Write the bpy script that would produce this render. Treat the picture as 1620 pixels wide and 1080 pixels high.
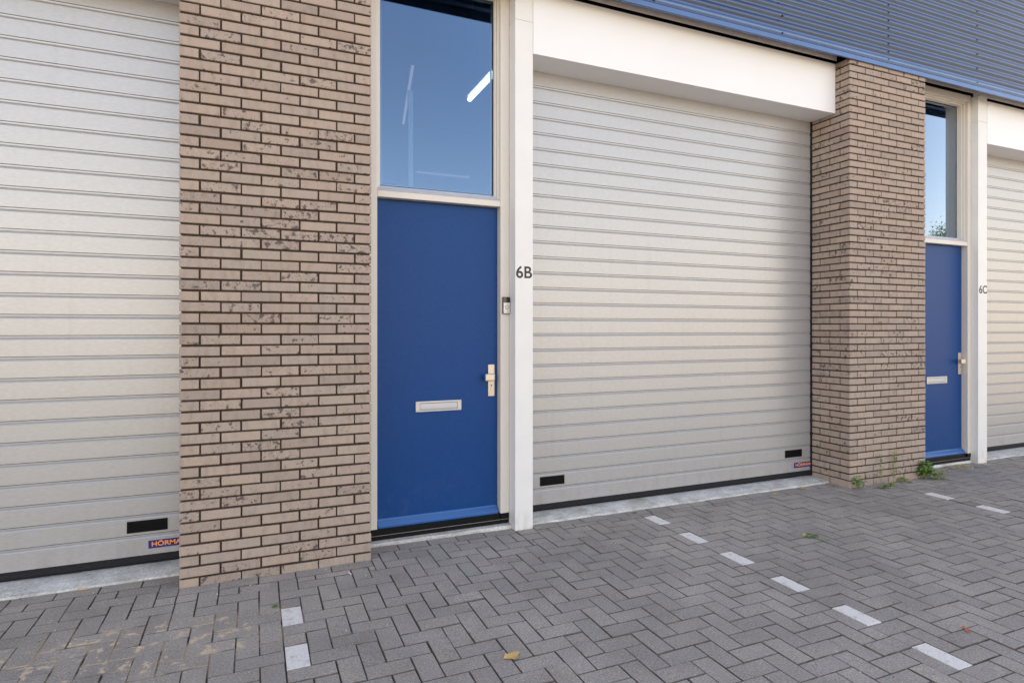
import bpy, math, random
from mathutils import Vector, Matrix
R = math.radians
random.seed(7)
scene = bpy.context.scene
for o in list(bpy.data.objects): bpy.data.objects.remove(o)
col = scene.collection

# ---------------------------------------------------------------- camera
cam_d = bpy.data.cameras.new("camera"); cam = bpy.data.objects.new("camera", cam_d); col.objects.link(cam)
cam.location = (0.398, -3.925, 1.495)
cam.rotation_euler = (R(90), 0, -0.4044)
cam_d.sensor_width = 36; cam_d.lens = 951.5 / 1620 * 36
cam_d.shift_y = -21.3 / 1620
cam_d.clip_start = 0.05; cam_d.clip_end = 2000
scene.camera = cam

# ---------------------------------------------------------------- light
SUN_EL, SUN_AZ = 47, 12          # the sun stands behind the building
w = bpy.data.worlds.new("World"); scene.world = w; w.use_nodes = True
wn, wl = w.node_tree.nodes, w.node_tree.links
bg = wn['Background']
sky = wn.new('ShaderNodeTexSky'); sky.sky_type = 'NISHITA'; sky.sun_disc = False
sky.sun_elevation = R(SUN_EL); sky.sun_rotation = R(SUN_AZ); sky.dust_density = 0.7; sky.ozone_density = 1.6
wb = wn.new('ShaderNodeMix'); wb.data_type = 'RGBA'; wb.blend_type = 'MULTIPLY'; wb.inputs[0].default_value = 1
wb.inputs[7].default_value = (1.43, 1.01, 0.745, 1)      # white balance of the photograph (set for the shade)
wl.new(sky.outputs[0], wb.inputs[6]); wl.new(wb.outputs[2], bg.inputs[0])
bg.inputs[1].default_value = 0.15
sd = bpy.data.lights.new("sun", 'SUN'); sd.energy = 5.0; sd.angle = R(0.5); sd.color = (1.0, 0.82, 0.54)
sun = bpy.data.objects.new("sun", sd); col.objects.link(sun)
d = Vector((math.sin(R(SUN_AZ)) * math.cos(R(SUN_EL)), math.cos(R(SUN_AZ)) * math.cos(R(SUN_EL)), math.sin(R(SUN_EL))))
sun.rotation_euler = (-d).to_track_quat('-Z', 'Y').to_euler(); sun.location = (0, 20, 20)
scene.view_settings.view_transform = 'Standard'; scene.view_settings.look = 'None'
scene.view_settings.exposure = 1.92; scene.view_settings.gamma = 1
scene.render.engine = 'CYCLES'
scene.cycles.max_bounces = 8; scene.cycles.diffuse_bounces = 4; scene.cycles.glossy_bounces = 4
scene.cycles.transparent_max_bounces = 8

# ---------------------------------------------------------------- mesh helpers
class MB:
    def __init__(s): s.v = []; s.f = []; s.m = []
    def face(s, pts, m=0):
        n = len(s.v); s.v += [tuple(p) for p in pts]; s.f.append(tuple(range(n, n + len(pts)))); s.m.append(m)
    def box(s, x0, x1, y0, y1, z0, z1, m=0):
        n = len(s.v)
        s.v += [(x, y, z) for z in (z0, z1) for y in (y0, y1) for x in (x0, x1)]
        for q in ((0, 2, 3, 1), (4, 5, 7, 6), (0, 1, 5, 4), (1, 3, 7, 5), (3, 2, 6, 7), (2, 0, 4, 6)):
            s.f.append(tuple(n + i for i in q)); s.m.append(m)
    def cbox(s, x0, x1, y0, y1, z0, z1, c, m=0, tf=None):
        # box with chamfered edges, every corner cut
        n = len(s.v); idx = {}
        X, Y, Z = (x0, x1), (y0, y1), (z0, z1)
        for i in (0, 1):
            for j in (0, 1):
                for k in (0, 1):
                    sx, sy, sz = (1, -1)[i] * c, (1, -1)[j] * c, (1, -1)[k] * c
                    for a in range(3):
                        p = (X[i] + (0 if a == 0 else sx), Y[j] + (0 if a == 1 else sy), Z[k] + (0 if a == 2 else sz))
                        if tf: p = tf(p)
                        idx[(i, j, k, a)] = len(s.v); s.v.append(p)
        def F(l, flip):
            l = [idx[q] for q in l]
            if flip: l = l[::-1]
            s.f.append(tuple(l)); s.m.append(m)
        for i in (0, 1):
            F([(i, 0, 0, 0), (i, 0, 1, 0), (i, 1, 1, 0), (i, 1, 0, 0)], i == 1)
            F([(0, i, 0, 1), (1, i, 0, 1), (1, i, 1, 1), (0, i, 1, 1)], i == 1)
            F([(0, 0, i, 2), (0, 1, i, 2), (1, 1, i, 2), (1, 0, i, 2)], i == 1)
        for a in (0, 1):
            for b in (0, 1):
                F([(0, a, b, 1), (0, a, b, 2), (1, a, b, 2), (1, a, b, 1)], a != b)
                F([(a, 0, b, 2), (a, 0, b, 0), (a, 1, b, 0), (a, 1, b, 2)], a != b)
                F([(a, b, 0, 0), (a, b, 0, 1), (a, b, 1, 1), (a, b, 1, 0)], a != b)
        for i in (0, 1):
            for j in (0, 1):
                for k in (0, 1):
                    F([(i, j, k, 0), (i, j, k, 1), (i, j, k, 2)], (i + j + k) % 2 == 1)
    def prism_x(s, prof, x0, x1, m=0, caps=True):
        # closed profile of (y, z) points, swept along x
        n = len(s.v); k = len(prof)
        s.v += [(x0, y, z) for y, z in prof] + [(x1, y, z) for y, z in prof]
        for i in range(k):
            j = (i + 1) % k
            s.f.append((n + i, n + j, n + k + j, n + k + i)); s.m.append(m)
        if caps:
            s.f.append(tuple(n + i for i in range(k))[::-1]); s.m.append(m)
            s.f.append(tuple(n + k + i for i in range(k))); s.m.append(m)
    def cyl(s, c, axis, r, h, seg=20, m=0, r2=None):
        # cylinder from c along axis by h
        r2 = r if r2 is None else r2
        a = Vector(axis).normalized(); u = a.orthogonal().normalized(); v = a.cross(u)
        c = Vector(c); n = len(s.v)
        for t, rr in ((0, r), (h, r2)):
            for i in range(seg):
                q = 2 * math.pi * i / seg
                s.v.append(tuple(c + a * t + u * math.cos(q) * rr + v * math.sin(q) * rr))
        for i in range(seg):
            j = (i + 1) % seg
            s.f.append((n + i, n + j, n + seg + j, n + seg + i)); s.m.append(m)
        s.f.append(tuple(n + i for i in range(seg))[::-1]); s.m.append(m)
        s.f.append(tuple(n + seg + i for i in range(seg))); s.m.append(m)
    def tube(s, pts, rads, seg=7, m=0):
        n = len(s.v)
        for i, p in enumerate(pts):
            p = Vector(p)
            a = (Vector(pts[min(i + 1, len(pts) - 1)]) - Vector(pts[max(i - 1, 0)])).normalized()
            u = a.orthogonal().normalized(); v = a.cross(u)
            for k in range(seg):
                q = 2 * math.pi * k / seg
                s.v.append(tuple(p + (u * math.cos(q) + v * math.sin(q)) * rads[i]))
        for i in range(len(pts) - 1):
            for k in range(seg):
                j = (k + 1) % seg
                s.f.append((n + i * seg + k, n + i * seg + j, n + (i + 1) * seg + j, n + (i + 1) * seg + k)); s.m.append(m)
        e = n + (len(pts) - 1) * seg
        s.f.append(tuple(e + k for k in range(seg))); s.m.append(m)
        s.f.append(tuple(n + k for k in range(seg))[::-1]); s.m.append(m)
    def build(s, name, mats, parent=None, smooth=False, bevel=0, loc=None, fix=True):
        me = bpy.data.meshes.new(name)
        v = s.v
        if loc: v = [(p[0] - loc[0], p[1] - loc[1], p[2] - loc[2]) for p in v]
        me.from_pydata(v, [], s.f)
        if not isinstance(mats, (list, tuple)): mats = [mats]
        for m in mats: me.materials.append(m)
        me.polygons.foreach_set('material_index', s.m)
        if fix:
            import bmesh
            bm = bmesh.new(); bm.from_mesh(me); bmesh.ops.recalc_face_normals(bm, faces=bm.faces); bm.to_mesh(me); bm.free()
        if smooth: me.polygons.foreach_set('use_smooth', [True] * len(me.polygons))
        me.update()
        o = bpy.data.objects.new(name, me); col.objects.link(o)
        if loc: o.location = loc
        if parent: o.parent = parent
        if bevel:
            b = o.modifiers.new('bevel', 'BEVEL'); b.width = bevel; b.segments = 2; b.limit_method = 'ANGLE'; b.angle_limit = R(40)
        return o

def tag(o, label=None, cat=None, group=None, kind=None):
    if label: o['label'] = label
    if cat: o['category'] = cat
    if group: o['group'] = group
    if kind: o['kind'] = kind
    return o
def empty(name, loc=(0, 0, 0), parent=None):
    o = bpy.data.objects.new(name, None); o.empty_display_size = .2; col.objects.link(o); o.location = loc
    if parent: o.parent = parent
    return o
def copy_part(o, parent, loc=None):
    c = o.copy(); col.objects.link(c); c.parent = parent
    if loc is not None: c.location = loc
    return c

# ---------------------------------------------------------------- material helpers
class M:
    def __init__(s, name, base=(.5, .5, .5), rough=.6, metal=0, spec=.5):
        s.mat = bpy.data.materials.new(name); s.mat.use_nodes = True
        s.n, s.l = s.mat.node_tree.nodes, s.mat.node_tree.links
        s.p = s.n['Principled BSDF']
        s.p.inputs['Base Color'].default_value = (*base, 1); s.p.inputs['Roughness'].default_value = rough
        s.p.inputs['Metallic'].default_value = metal; s.p.inputs['Specular IOR Level'].default_value = spec
        s.base = s.rgb(base); s.l.new(s.base, s.p.inputs['Base Color'])
    def rgb(s, c):
        n = s.n.new('ShaderNodeRGB'); n.outputs[0].default_value = (*c, 1); return n.outputs[0]
    def coord(s, scale=(1, 1, 1)):
        g = s.n.new('ShaderNodeNewGeometry'); m = s.n.new('ShaderNodeVectorMath'); m.operation = 'MULTIPLY'
        m.inputs[1].default_value = scale; s.l.new(g.outputs['Position'], m.inputs[0]); return m.outputs[0]
    def noise(s, sc, scale=(1, 1, 1), detail=4, rough=.55, vec=None, dist=0):
        n = s.n.new('ShaderNodeTexNoise'); n.inputs['Scale'].default_value = sc; n.inputs['Detail'].default_value = detail
        n.inputs['Roughness'].default_value = rough; n.inputs['Distortion'].default_value = dist
        s.l.new(vec if vec else s.coord(scale), n.inputs['Vector']); return n.outputs['Fac']
    def voro(s, sc, scale=(1, 1, 1), out='Distance', rand=1):
        n = s.n.new('ShaderNodeTexVoronoi'); n.inputs['Scale'].default_value = sc; n.inputs['Randomness'].default_value = rand
        s.l.new(s.coord(scale), n.inputs['Vector']); return n.outputs[out]
    def island(s):
        return s.n.new('ShaderNodeNewGeometry').outputs['Random Per Island']
    def ramp(s, fac, stops, interp='LINEAR'):
        n = s.n.new('ShaderNodeValToRGB'); n.color_ramp.interpolation = interp; e = n.color_ramp.elements
        while len(e) < len(stops): e.new(.5)
        for i, (p, c) in enumerate(stops):
            e[i].position = p; e[i].color = (*c, 1) if not isinstance(c, (int, float)) else (c, c, c, 1)
        s.l.new(fac, n.inputs[0]); return n.outputs[0]
    def math(s, op, a, b=0, clamp=False):
        n = s.n.new('ShaderNodeMath'); n.operation = op; n.use_clamp = clamp
        for i, x in enumerate((a, b)):
            if isinstance(x, (int, float)): n.inputs[i].default_value = x
            else: s.l.new(x, n.inputs[i])
        return n.outputs[0]
    def mix(s, fac, a, b, mode='MIX'):
        n = s.n.new('ShaderNodeMix'); n.data_type = 'RGBA'; n.blend_type = mode
        for i, x in ((0, fac), (6, a), (7, b)):
            if isinstance(x, (int, float)): n.inputs[i].default_value = x
            elif isinstance(x, tuple): n.inputs[i].default_value = (*x, 1)
            else: s.l.new(x, n.inputs[i])
        return n.outputs[2]
    def color(s, c): s.base = c; s.l.new(c, s.p.inputs['Base Color']); return s
    def roughness(s, c): s.l.new(c, s.p.inputs['Roughness']); return s
    def bump(s, h, strength=.3, dist=.002):
        b = s.n.new('ShaderNodeBump'); b.inputs['Strength'].default_value = strength; b.inputs['Distance'].default_value = dist
        s.l.new(h, b.inputs['Height'])
        if s.p.inputs['Normal'].is_linked: s.l.new(s.p.inputs['Normal'].links[0].from_socket, b.inputs['Normal'])
        s.l.new(b.outputs[0], s.p.inputs['Normal']); return s

def plain(name, base, rough=.6, metal=0, spec=.5, var=.05, sc=12, bump=0):
    m = M(name, base, rough, metal, spec)
    n = m.noise(sc, detail=5)
    lo = tuple(c * (1 - var) for c in base); hi = tuple(min(1, c * (1 + var)) for c in base)
    m.color(m.ramp(n, [(.3, lo), (.7, hi)]))
    if bump: m.bump(m.noise(400, detail=2), bump, .0006)
    return m.mat

# brick
mb = M('brick_clay', rough=.85, spec=.25)
isl = mb.island()
c = mb.ramp(isl, [(0, (.35, .27, .222)), (.2, (.415, .34, .283)), (.4, (.37, .305, .262)), (.6, (.43, .34, .28)), (.8, (.39, .31, .26)), (1, (.335, .275, .235))])
n1 = mb.noise(26, (1, 1, .35), detail=6)                    # vertical drag marks
c = mb.mix(.55, c, mb.ramp(n1, [(.25, (.62, .62, .62)), (.5, (1, 1, 1)), (.8, (1.15, 1.1, 1.05))]), 'MULTIPLY')
n2 = mb.noise(170, detail=3)
c = mb.mix(.35, c, mb.ramp(n2, [(.3, .6), (.6, 1.1)]), 'MULTIPLY')
isl2 = mb.math('FRACT', mb.math('MULTIPLY', isl, 17.31))    # some bricks are spotted, others clean
zone = mb.noise(1.3, detail=1)
heavy = mb.math('MULTIPLY', mb.ramp(isl2, [(.35, 0.0), (.85, 1.0)]), mb.ramp(zone, [(.3, .55), (.6, 1.0)]))
def offvec():
    a = mb.n.new('ShaderNodeVectorMath'); a.operation = 'ADD'; b = mb.n.new('ShaderNodeCombineXYZ')
    mb.l.new(mb.math('MULTIPLY', isl, 91.7), b.inputs[0]); mb.l.new(mb.math('MULTIPLY', isl, 37.3), b.inputs[2])
    mb.l.new(mb.coord(), a.inputs[0]); mb.l.new(b.outputs[0], a.inputs[1]); return a.outputs[0]
sp = mb.noise(30, detail=3, rough=.55, vec=offvec())
thr = mb.math('SUBTRACT', .69, mb.math('MULTIPLY', heavy, .165))
spot = mb.math('MULTIPLY', mb.math('SUBTRACT', sp, thr), 13, clamp=True)
sp3 = mb.noise(110, detail=2, vec=offvec())
thr3 = mb.math('SUBTRACT', .71, mb.math('MULTIPLY', heavy, .13))
spot3 = mb.math('MULTIPLY', mb.math('SUBTRACT', sp3, thr3), 14, clamp=True)
c = mb.mix(mb.math('MULTIPLY', mb.math('MAXIMUM', spot, spot3), .82), c, (.07, .055, .055))
mb.color(c); mb.bump(mb.noise(60, (1, 1, .5), detail=5), .5, .003); mb.bump(mb.noise(400, detail=2), .4, .0008)
BRICK = mb.mat
m = M('mortar', rough=.95, spec=.1)
m.color(m.ramp(m.noise(90, detail=4), [(.3, (.035, .024, .017)), (.7, (.085, .06, .045))])); m.bump(m.noise(250, detail=3), .6, .002)
MORTAR = m.mat
BLACK = plain('open_joint_black', (.006, .006, .006), .9)

# pavers
m = M('concrete_paver', rough=.85, spec=.3)
i = m.island()
c = m.ramp(i, [(0, (.285, .252, .222)), (.3, (.350, .308, .268)), (.55, (.315, .280, .246)), (.8, (.365, .322, .280)), (1, (.30, .272, .242))])
c = m.mix(.6, c, m.ramp(m.noise(3.2, detail=4), [(.3, .78), (.7, 1.18)]), 'MULTIPLY')
c = m.mix(.6, c, m.ramp(m.noise(110, detail=4, rough=.85), [(.34, .30), (.5, 1.0), (.66, 1.8)]), 'MULTIPLY')
w1 = m.voro(95); c = m.mix(m.math('MULTIPLY', m.ramp(w1, [(.10, 1.0), (.2, 0.0)]), m.ramp(m.noise(70, detail=1), [(.50, 0.0), (.56, 1.0)])), c, (.75, .72, .70))
c = m.mix(m.math('MULTIPLY', m.ramp(m.noise(9, detail=3), [(.5, 0.0), (.72, .45)]), 1), c, (.30, .29, .275))
# a little sand brushed over the stones near the left pillar
def sandmask(m):
    g = m.n.new('ShaderNodeNewGeometry'); sx = m.n.new('ShaderNodeSeparateXYZ'); m.l.new(g.outputs['Position'], sx.inputs[0])
    dx = m.math('MULTIPLY', m.math('ADD', sx.outputs[0], .15), .75); dy = m.math('MULTIPLY', m.math('ADD', sx.outputs[1], .68), 1.7)
    d2 = m.math('ADD', m.math('MULTIPLY', dx, dx), m.math('MULTIPLY', dy, dy))
    return m.ramp(d2, [(0.12, 1.0), (.55, 0.0)])
c = m.mix(.75, c, m.ramp(m.noise(.9, detail=6, rough=.6), [(.32, .80), (.5, 1.0), (.68, 1.14)]), 'MULTIPLY')
c = m.mix(m.ramp(m.noise(11, detail=5, rough=.7), [(.66, 0.0), (.74, .6)]), c, (.09, .075, .065))
sm = sandmask(m)
sn = m.noise(13, detail=5, rough=.65)
c = m.mix(m.math('MULTIPLY', m.math('MULTIPLY', m.math('SUBTRACT', m.math('MULTIPLY', sn, m.math('ADD', m.math('MULTIPLY', sm, .22), .78)), .562), 22, clamp=True), sm), c, (.62, .48, .33))
m.color(c); m.bump(m.noise(260, detail=3), .55, .0015); m.bump(m.noise(14, detail=3), .25, .004)
PAVER = m.mat
m = M('shaded_paver_edge', rough=.95, spec=.1)  # joint shade painted into the chamfer colour, with brushed sand on top
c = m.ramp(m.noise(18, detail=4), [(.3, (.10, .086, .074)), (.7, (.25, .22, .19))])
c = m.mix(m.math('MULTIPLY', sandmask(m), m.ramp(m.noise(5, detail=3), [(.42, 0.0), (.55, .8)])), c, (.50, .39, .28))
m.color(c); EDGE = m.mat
m = M('white_road_paint', rough=.7)
c = m.ramp(m.noise(160, detail=4, rough=.7), [(.30, (.32, .30, .28)), (.44, (.76, .72, .67)), (.7, (.90, .86, .80))])
m.color(m.mix(m.ramp(m.noise(22, detail=4), [(.54, 0.0), (.72, .6)]), c, (.34, .31, .28))); m.bump(m.noise(220, detail=3), .5, .0015)
PAINT = m.mat
m = M('joint_sand', rough=.95, spec=.1)
c = m.ramp(m.noise(30, detail=4), [(.3, (.025, .022, .019)), (.7, (.11, .09, .07))])
c = m.mix(m.math('MULTIPLY', sandmask(m), m.ramp(m.noise(5, detail=3), [(.42, 0.0), (.55, 1.0)])), c, (.58, .45, .32))
c = m.mix(m.ramp(m.noise(4.1, detail=3), [(.62, 0.0), (.70, .5)]), c, (.07, .09, .03))
m.color(c); m.bump(m.noise(300, detail=2), .5, .002)
JOINT = m.mat
m = M('concrete_cast', rough=.9, spec=.2)
c = m.ramp(m.noise(7, (1, 1.6, 1.6), detail=9, rough=.72), [(.34, (.42, .40, .36)), (.48, (.62, .60, .56)), (.64, (.78, .76, .72))])
c = m.mix(.8, c, m.ramp(m.noise(60, detail=5, rough=.75), [(.32, .6), (.66, 1.2)]), 'MULTIPLY')
c = m.mix(m.ramp(m.noise(3.7, detail=5), [(.55, 0.0), (.72, .55)]), c, (.30, .26, .19))
m.color(c); m.bump(m.noise(90, detail=5), .5, .003)
CONCRETE = m.mat
# metals and paint
m = M('garage_slat_aluminium', (.60, .57, .54), rough=.38, metal=.42, spec=.5)
c = m.mix(1.0, m.ramp(m.noise(.7, detail=1), [(.3, (.462, .462, .468)), (.7, (.475, .475, .481))]), m.ramp(m.noise(260, (.12, 1, 1), detail=3), [(.3, .90), (.7, 1.06)]), 'MULTIPLY')
g = m.n.new('ShaderNodeNewGeometry'); sx = m.n.new('ShaderNodeSeparateXYZ'); m.l.new(g.outputs['Position'], sx.inputs[0])
dirt = m.math('MULTIPLY', m.ramp(sx.outputs[2], [(.05, 1.0), (.45, 0.0)]), m.ramp(m.noise(9, (1.6, 1, .5), detail=6, rough=.65), [(.48, 0.0), (.75, .35)]))
drip = m.math('MULTIPLY', m.ramp(m.noise(22, (1, 1, .035), detail=4), [(.56, 0.0), (.72, .09)]), 1.0)
m.color(m.mix(m.math('MAXIMUM', dirt, drip), c, (.27, .24, .20)))
m.bump(m.noise(300, (.15, 1, 1), detail=2), .12, .0008)
m.p.inputs['Roughness'].default_value = .37
SLAT = m.mat
BEAM = plain('white_coated_panel', (.83, .835, .85), .42, var=.015, sc=3)
m = M('white_coated_post', (.74, .725, .70), rough=.45)
g = m.n.new('ShaderNodeNewGeometry'); sx = m.n.new('ShaderNodeSeparateXYZ'); m.l.new(g.outputs['Position'], sx.inputs[0])
dirt = m.math('MULTIPLY', m.ramp(sx.outputs[2], [(0, 1.0), (.16, 0.0)]), m.ramp(m.noise(24, (1, 1, .4), detail=5), [(.42, 0.0), (.7, .6)]))
m.color(m.mix(dirt, m.ramp(m.noise(5, detail=5), [(.3, (.75, .745, .735)), (.7, (.79, .785, .775))]), (.38, .33, .25)))
POST = m.mat
m = M('cream_window_frame', (.66, .60, .53), rough=.4)
m.color(m.ramp(m.noise(7, (1, 1, .3), detail=4), [(.3, (.67, .63, .575)), (.7, (.71, .67, .61))]))
FRAME = m.mat
SILL = plain('grey_aluminium_bead', (.55, .57, .62), .35, .5)
m = M('blue_door_paint', (.016, .07, .26), rough=.38, spec=.42)
g = m.n.new('ShaderNodeNewGeometry'); sx = m.n.new('ShaderNodeSeparateXYZ'); m.l.new(g.outputs['Position'], sx.inputs[0])
dust = m.math('MULTIPLY', m.ramp(sx.outputs[2], [(.12, 1.0), (.55, 0.0)]), m.ramp(m.noise(14, (1, 1, .6), detail=7, rough=.7), [(.50, 0.0), (.75, .08)]))
scuff = m.ramp(m.noise(45, (.5, 1, 1.6), detail=5, rough=.7), [(.66, 0.0), (.74, .06)])
m.color(m.mix(m.math('MAXIMUM', dust, scuff), m.ramp(m.noise(60, detail=4), [(.3, (.008, .052, .200)), (.7, (.011, .060, .220))]), (.30, .29, .28)))
m.bump(m.noise(420, detail=2), .12, .0005); m.p.inputs['Specular IOR Level'].default_value = .17
DOORBLUE = m.mat
BARBLUE = plain('blue_bar_paint', (.02, .11, .34), .25, spec=.8, var=.04)
m = M('blue_corrugated_steel', (.2, .36, .66), rough=.20, metal=.8)
m.color(m.ramp(m.noise(3, (.3, 1, 1), detail=3), [(.3, (.078, .110, .185)), (.7, (.09, .126, .205))]))
CLAD = m.mat
FLASH = plain('blue_drip_flashing', (.135, .20, .34), .26, .75, var=.06, sc=4)
RUBBER_AND_SHADE = plain('black_rubber_and_gap_shade', (.016, .016, .020), .7, spec=.25, var=.3, sc=60)  # real rubber parts; also paints the shade in the slat gaps
DARKPLATE = plain('black_kick_plate', (.004, .004, .005), .4, spec=.25, var=.3, sc=30)
GRILLE = plain('black_grille', (.003, .003, .004), .6, spec=.2)
ALU = plain('champagne_aluminium', (.62, .56, .48), .32, .6, var=.03)
ALUSIL = plain('silver_aluminium', (.56, .555, .55), .36, .55, var=.03)
FLAP = plain('flap_aluminium', (.50, .50, .52), .45, .2, var=.03)
SOFFIT = plain('grey_flashing', (.85, .79, .73), .5, .0, var=.05)
VOID = plain('dark_cavity', (.004, .004, .004), .95)
LETTER = plain('anthracite_vinyl', (.035, .028, .028), .6)
STICK = plain('dark_blue_sticker', (.022, .012, .20), .4)
ORANGE = plain('orange_print', (1, .36, .03), .5)
GLOSSBLACK = plain('gloss_black_plastic', (.01, .01, .012), .12)
INTWALL = plain('interior_wall_paint', (.35, .35, .35), .8)
INTDARK = plain('interior_dark', (.03, .03, .032), .8)
WHITEPOST = plain('interior_column_paint', (.75, .8, .85), .5)
m = M('tube_light_glow', (1, 1, 1)); m.p.inputs['Emission Color'].default_value = (1, .97, .9, 1); m.p.inputs['Emission Strength'].default_value = 1.3
TUBE = m.mat
# coated glass
m = M('coated_glass'); n, l = m.n, m.l
gl = n.new('ShaderNodeBsdfGlossy'); gl.inputs['Roughness'].default_value = 0.0 
tr = n.new('ShaderNodeBsdfTransparent'); tr.inputs['Color'].default_value = (.62, .70, .74, 1)
fr = n.new('ShaderNodeFresnel'); fr.inputs[0].default_value = 1.5
mx = n.new('ShaderNodeMixShader')
l.new(m.mix(m.math('MULTIPLY', m.math('SUBTRACT', fr.outputs[0], .055), 14, clamp=True), (.47, .67, .98), (.86, .94, 1.0)), gl.inputs['Color'])
l.new(m.math('ADD', m.math('MULTIPLY', fr.outputs[0], 6.0), -.075, clamp=True), mx.inputs[0]); l.new(tr.outputs[0], mx.inputs[1]); l.new(gl.outputs[0], mx.inputs[2])
bn = n.new('ShaderNodeBump'); bn.inputs['Strength'].default_value = .02; bn.inputs['Distance'].default_value = .003
l.new(m.noise(1.3, detail=1), bn.inputs['Height']); l.new(bn.outputs[0], gl.inputs['Normal'])
l.new(mx.outputs[0], n['Material Output'].inputs[0])
GLASS = m.mat
def leafmat(name, a, b):
    m = M(name, a, .55); m.color(m.ramp(m.island(), [(0, a), (1, b)])); m.p.inputs['Subsurface Weight'].default_value = 0
    return m.mat
LEAF = leafmat('weed_leaf', (.07, .16, .025), (.17, .32, .06))
LEAFY = leafmat('yellowish_weed_leaf', (.18, .24, .05), (.34, .38, .09))
TREELEAF = leafmat('tree_leaf', (.07, .14, .02), (.22, .30, .04))
STEM = plain('weed_stem', (.18, .17, .06), .7)
BARK = plain('tree_bark', (.09, .065, .045), .9, var=.3)
DRY = plain('dry_leaf', (.62, .40, .14), .6, var=.15, sc=60)
DRYO = plain('dry_orange_leaf', (.50, .14, .05), .6, var=.2, sc=60)
STRAW = leafmat('dry_grass', (.48, .38, .20), (.72, .58, .34))

# ================================================================= SETTING: ground
C_ = .10465
ground = MB()
S = 700
ground.face([(-S, -S, -.03), (S, -S, -.03), (S, S, -.03), (-S, S, -.03)])
m = M('distant_paving', rough=.9, spec=.2)
m.color(m.ramp(m.noise(1.5, detail=8), [(.3, (.17, .16, .15)), (.7, (.26, .24, .22))]))
tag(ground.build('ground', m.mat), kind='structure')
XL, XR, YN = -4.6, 13.6, -7.6
bed = MB(); bed.box(XL, XR, YN, .5, -.029, -.0052)
tag(bed.build('joint_sand', JOINT), kind='structure')

pave = MB()
def paver(x0, x1, y0, y1, m=0, lift=0):
    if x1 - x0 < .010 or y1 - y0 < .010: return
    g = .0012 + random.random() * .0011
    x0 += g; x1 -= g; y0 += g; y1 -= g
    jx, jy = random.uniform(-.0012, .0012), random.uniform(-.0012, .0012)
    x0 += jx; x1 += jx; y0 += jy; y1 += jy
    z = random.gauss(0, .0012) + lift; tx = random.gauss(0, .005); ty = random.gauss(0, .005)
    cx, cy = (x0 + x1) / 2, (y0 + y1) / 2
    an = random.gauss(0, .004); ca, sa = math.cos(an), math.sin(an); c = .0026
    def P(x, y, dz):
        dx, dy = x - cx, y - cy
        return (cx + dx * ca - dy * sa, cy + dx * sa + dy * ca, z + dx * tx + dy * ty - dz)
    n = len(pave.v)
    ring = lambda e, dz: [P(x0 + e, y0 + e, dz), P(x1 - e, y0 + e, dz), P(x1 - e, y1 - e, dz), P(x0 + e, y1 - e, dz)]
    pave.v += ring(c, 0) + ring(.0008, .0028) + ring(0, .03)
    pave.f.append((n, n + 1, n + 2, n + 3)); pave.m.append(m)
    for a in (0, 4):
        for i in range(4):
            j = (i + 1) % 4
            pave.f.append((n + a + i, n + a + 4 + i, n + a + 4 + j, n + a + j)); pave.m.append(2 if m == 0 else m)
# zones between the painted lines; the first column of a zone carries the white stones
MARKS = {.525: (-.70, 3, 1.0), 3.232: (-.163, 40, 1.0), 5.962: (-.60, 40, 1.0)}
zones = [(XL, .525, -.31), (.525, 3.232, -.70), (3.232, 5.962, -.163), (5.962, XR, -.60)]
W = .10465; H = .1055
BR = [0, 1.09, 2.168, 2.3125, 5.5115, 6.6015, 7.735, 7.8955]
def ymax(x):                       # the border row along the building
    if 0 < x < 1.09 or 5.5115 < x < 6.6015: return -.105
    if 2.168 < x < 2.3125 or 7.735 < x < 7.8955: return .045
    return .105
def clipput(x0, x1, y0, y1, zx0, zx1, m=0):
    x0, x1 = max(x0, zx0), min(x1, zx1)
    if x1 - x0 < .01: return
    cuts = [x0] + ([c for c in BR if x0 + .012 < c < x1 - .012] if y1 > -.12 else []) + [x1]
    for a, b in zip(cuts, cuts[1:]):
        ym = ymax((a + b) / 2)
        if y0 > ym - .012: continue
        paver(a, b, max(y0, YN), min(y1, ym), m)
for zi, (zx0, zx1, yb) in enumerate(zones):
    nx = int((zx1 - zx0) / W) + 6; ny = int(8 / H) + 6
    # column 0 of a zone carries a stone along y whose lower edge lies at yb
    off = zx0 if zi else .525 - 60 * W
    for k in range(-ny, 12):
        for mm in range(-40, 60):
            i = k + 4 * mm
            if i < -3 or i > nx + 60: continue
            x = off + i * W; y = yb + (k - 1 + 0) * H        # H stone at column i, row k ; V stone at column i, rows k+1, k+2
            clipput(x, x + 2 * W, y, y + H, zx0, zx1)
            white = 0
            if zi == 1 and i == 0 and -1.2 < y + H < -.4: white = 1
            if i == 0 and (zi == 2 or (zi == 3 and y + H < -.5)): white = 1
            clipput(x, x + W, y + H, y + 3 * H, zx0, zx1, white)
def row(xa, xb, y0, y1, L=.2093):
    x = xa
    while x < xb - .01:
        e = min(x + L, xb)
        if xb - e < .05: e = xb
        paver(x, e, y0, y1); x = e
row(0, 1.09, -.105, -.001); row(5.5115, 6.6015, -.105, -.001)
row(XL, -.001, .105, .212); row(1.091, 2.167, .105, .212); row(2.3135, 5.5105, .105, .212); row(6.6025, 7.734, .105, .212); row(7.8965, XR, .105, .212)
row(2.168, 2.3125, .045, .148); row(7.735, 7.8955, .045, .148)
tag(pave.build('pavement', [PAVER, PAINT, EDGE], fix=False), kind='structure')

# ================================================================= BUILDING
bld = empty('industrial_building')
tag(bld, 'row of business units with brick pillars, roller shutters, blue doors and blue corrugated cladding', 'building')

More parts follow.
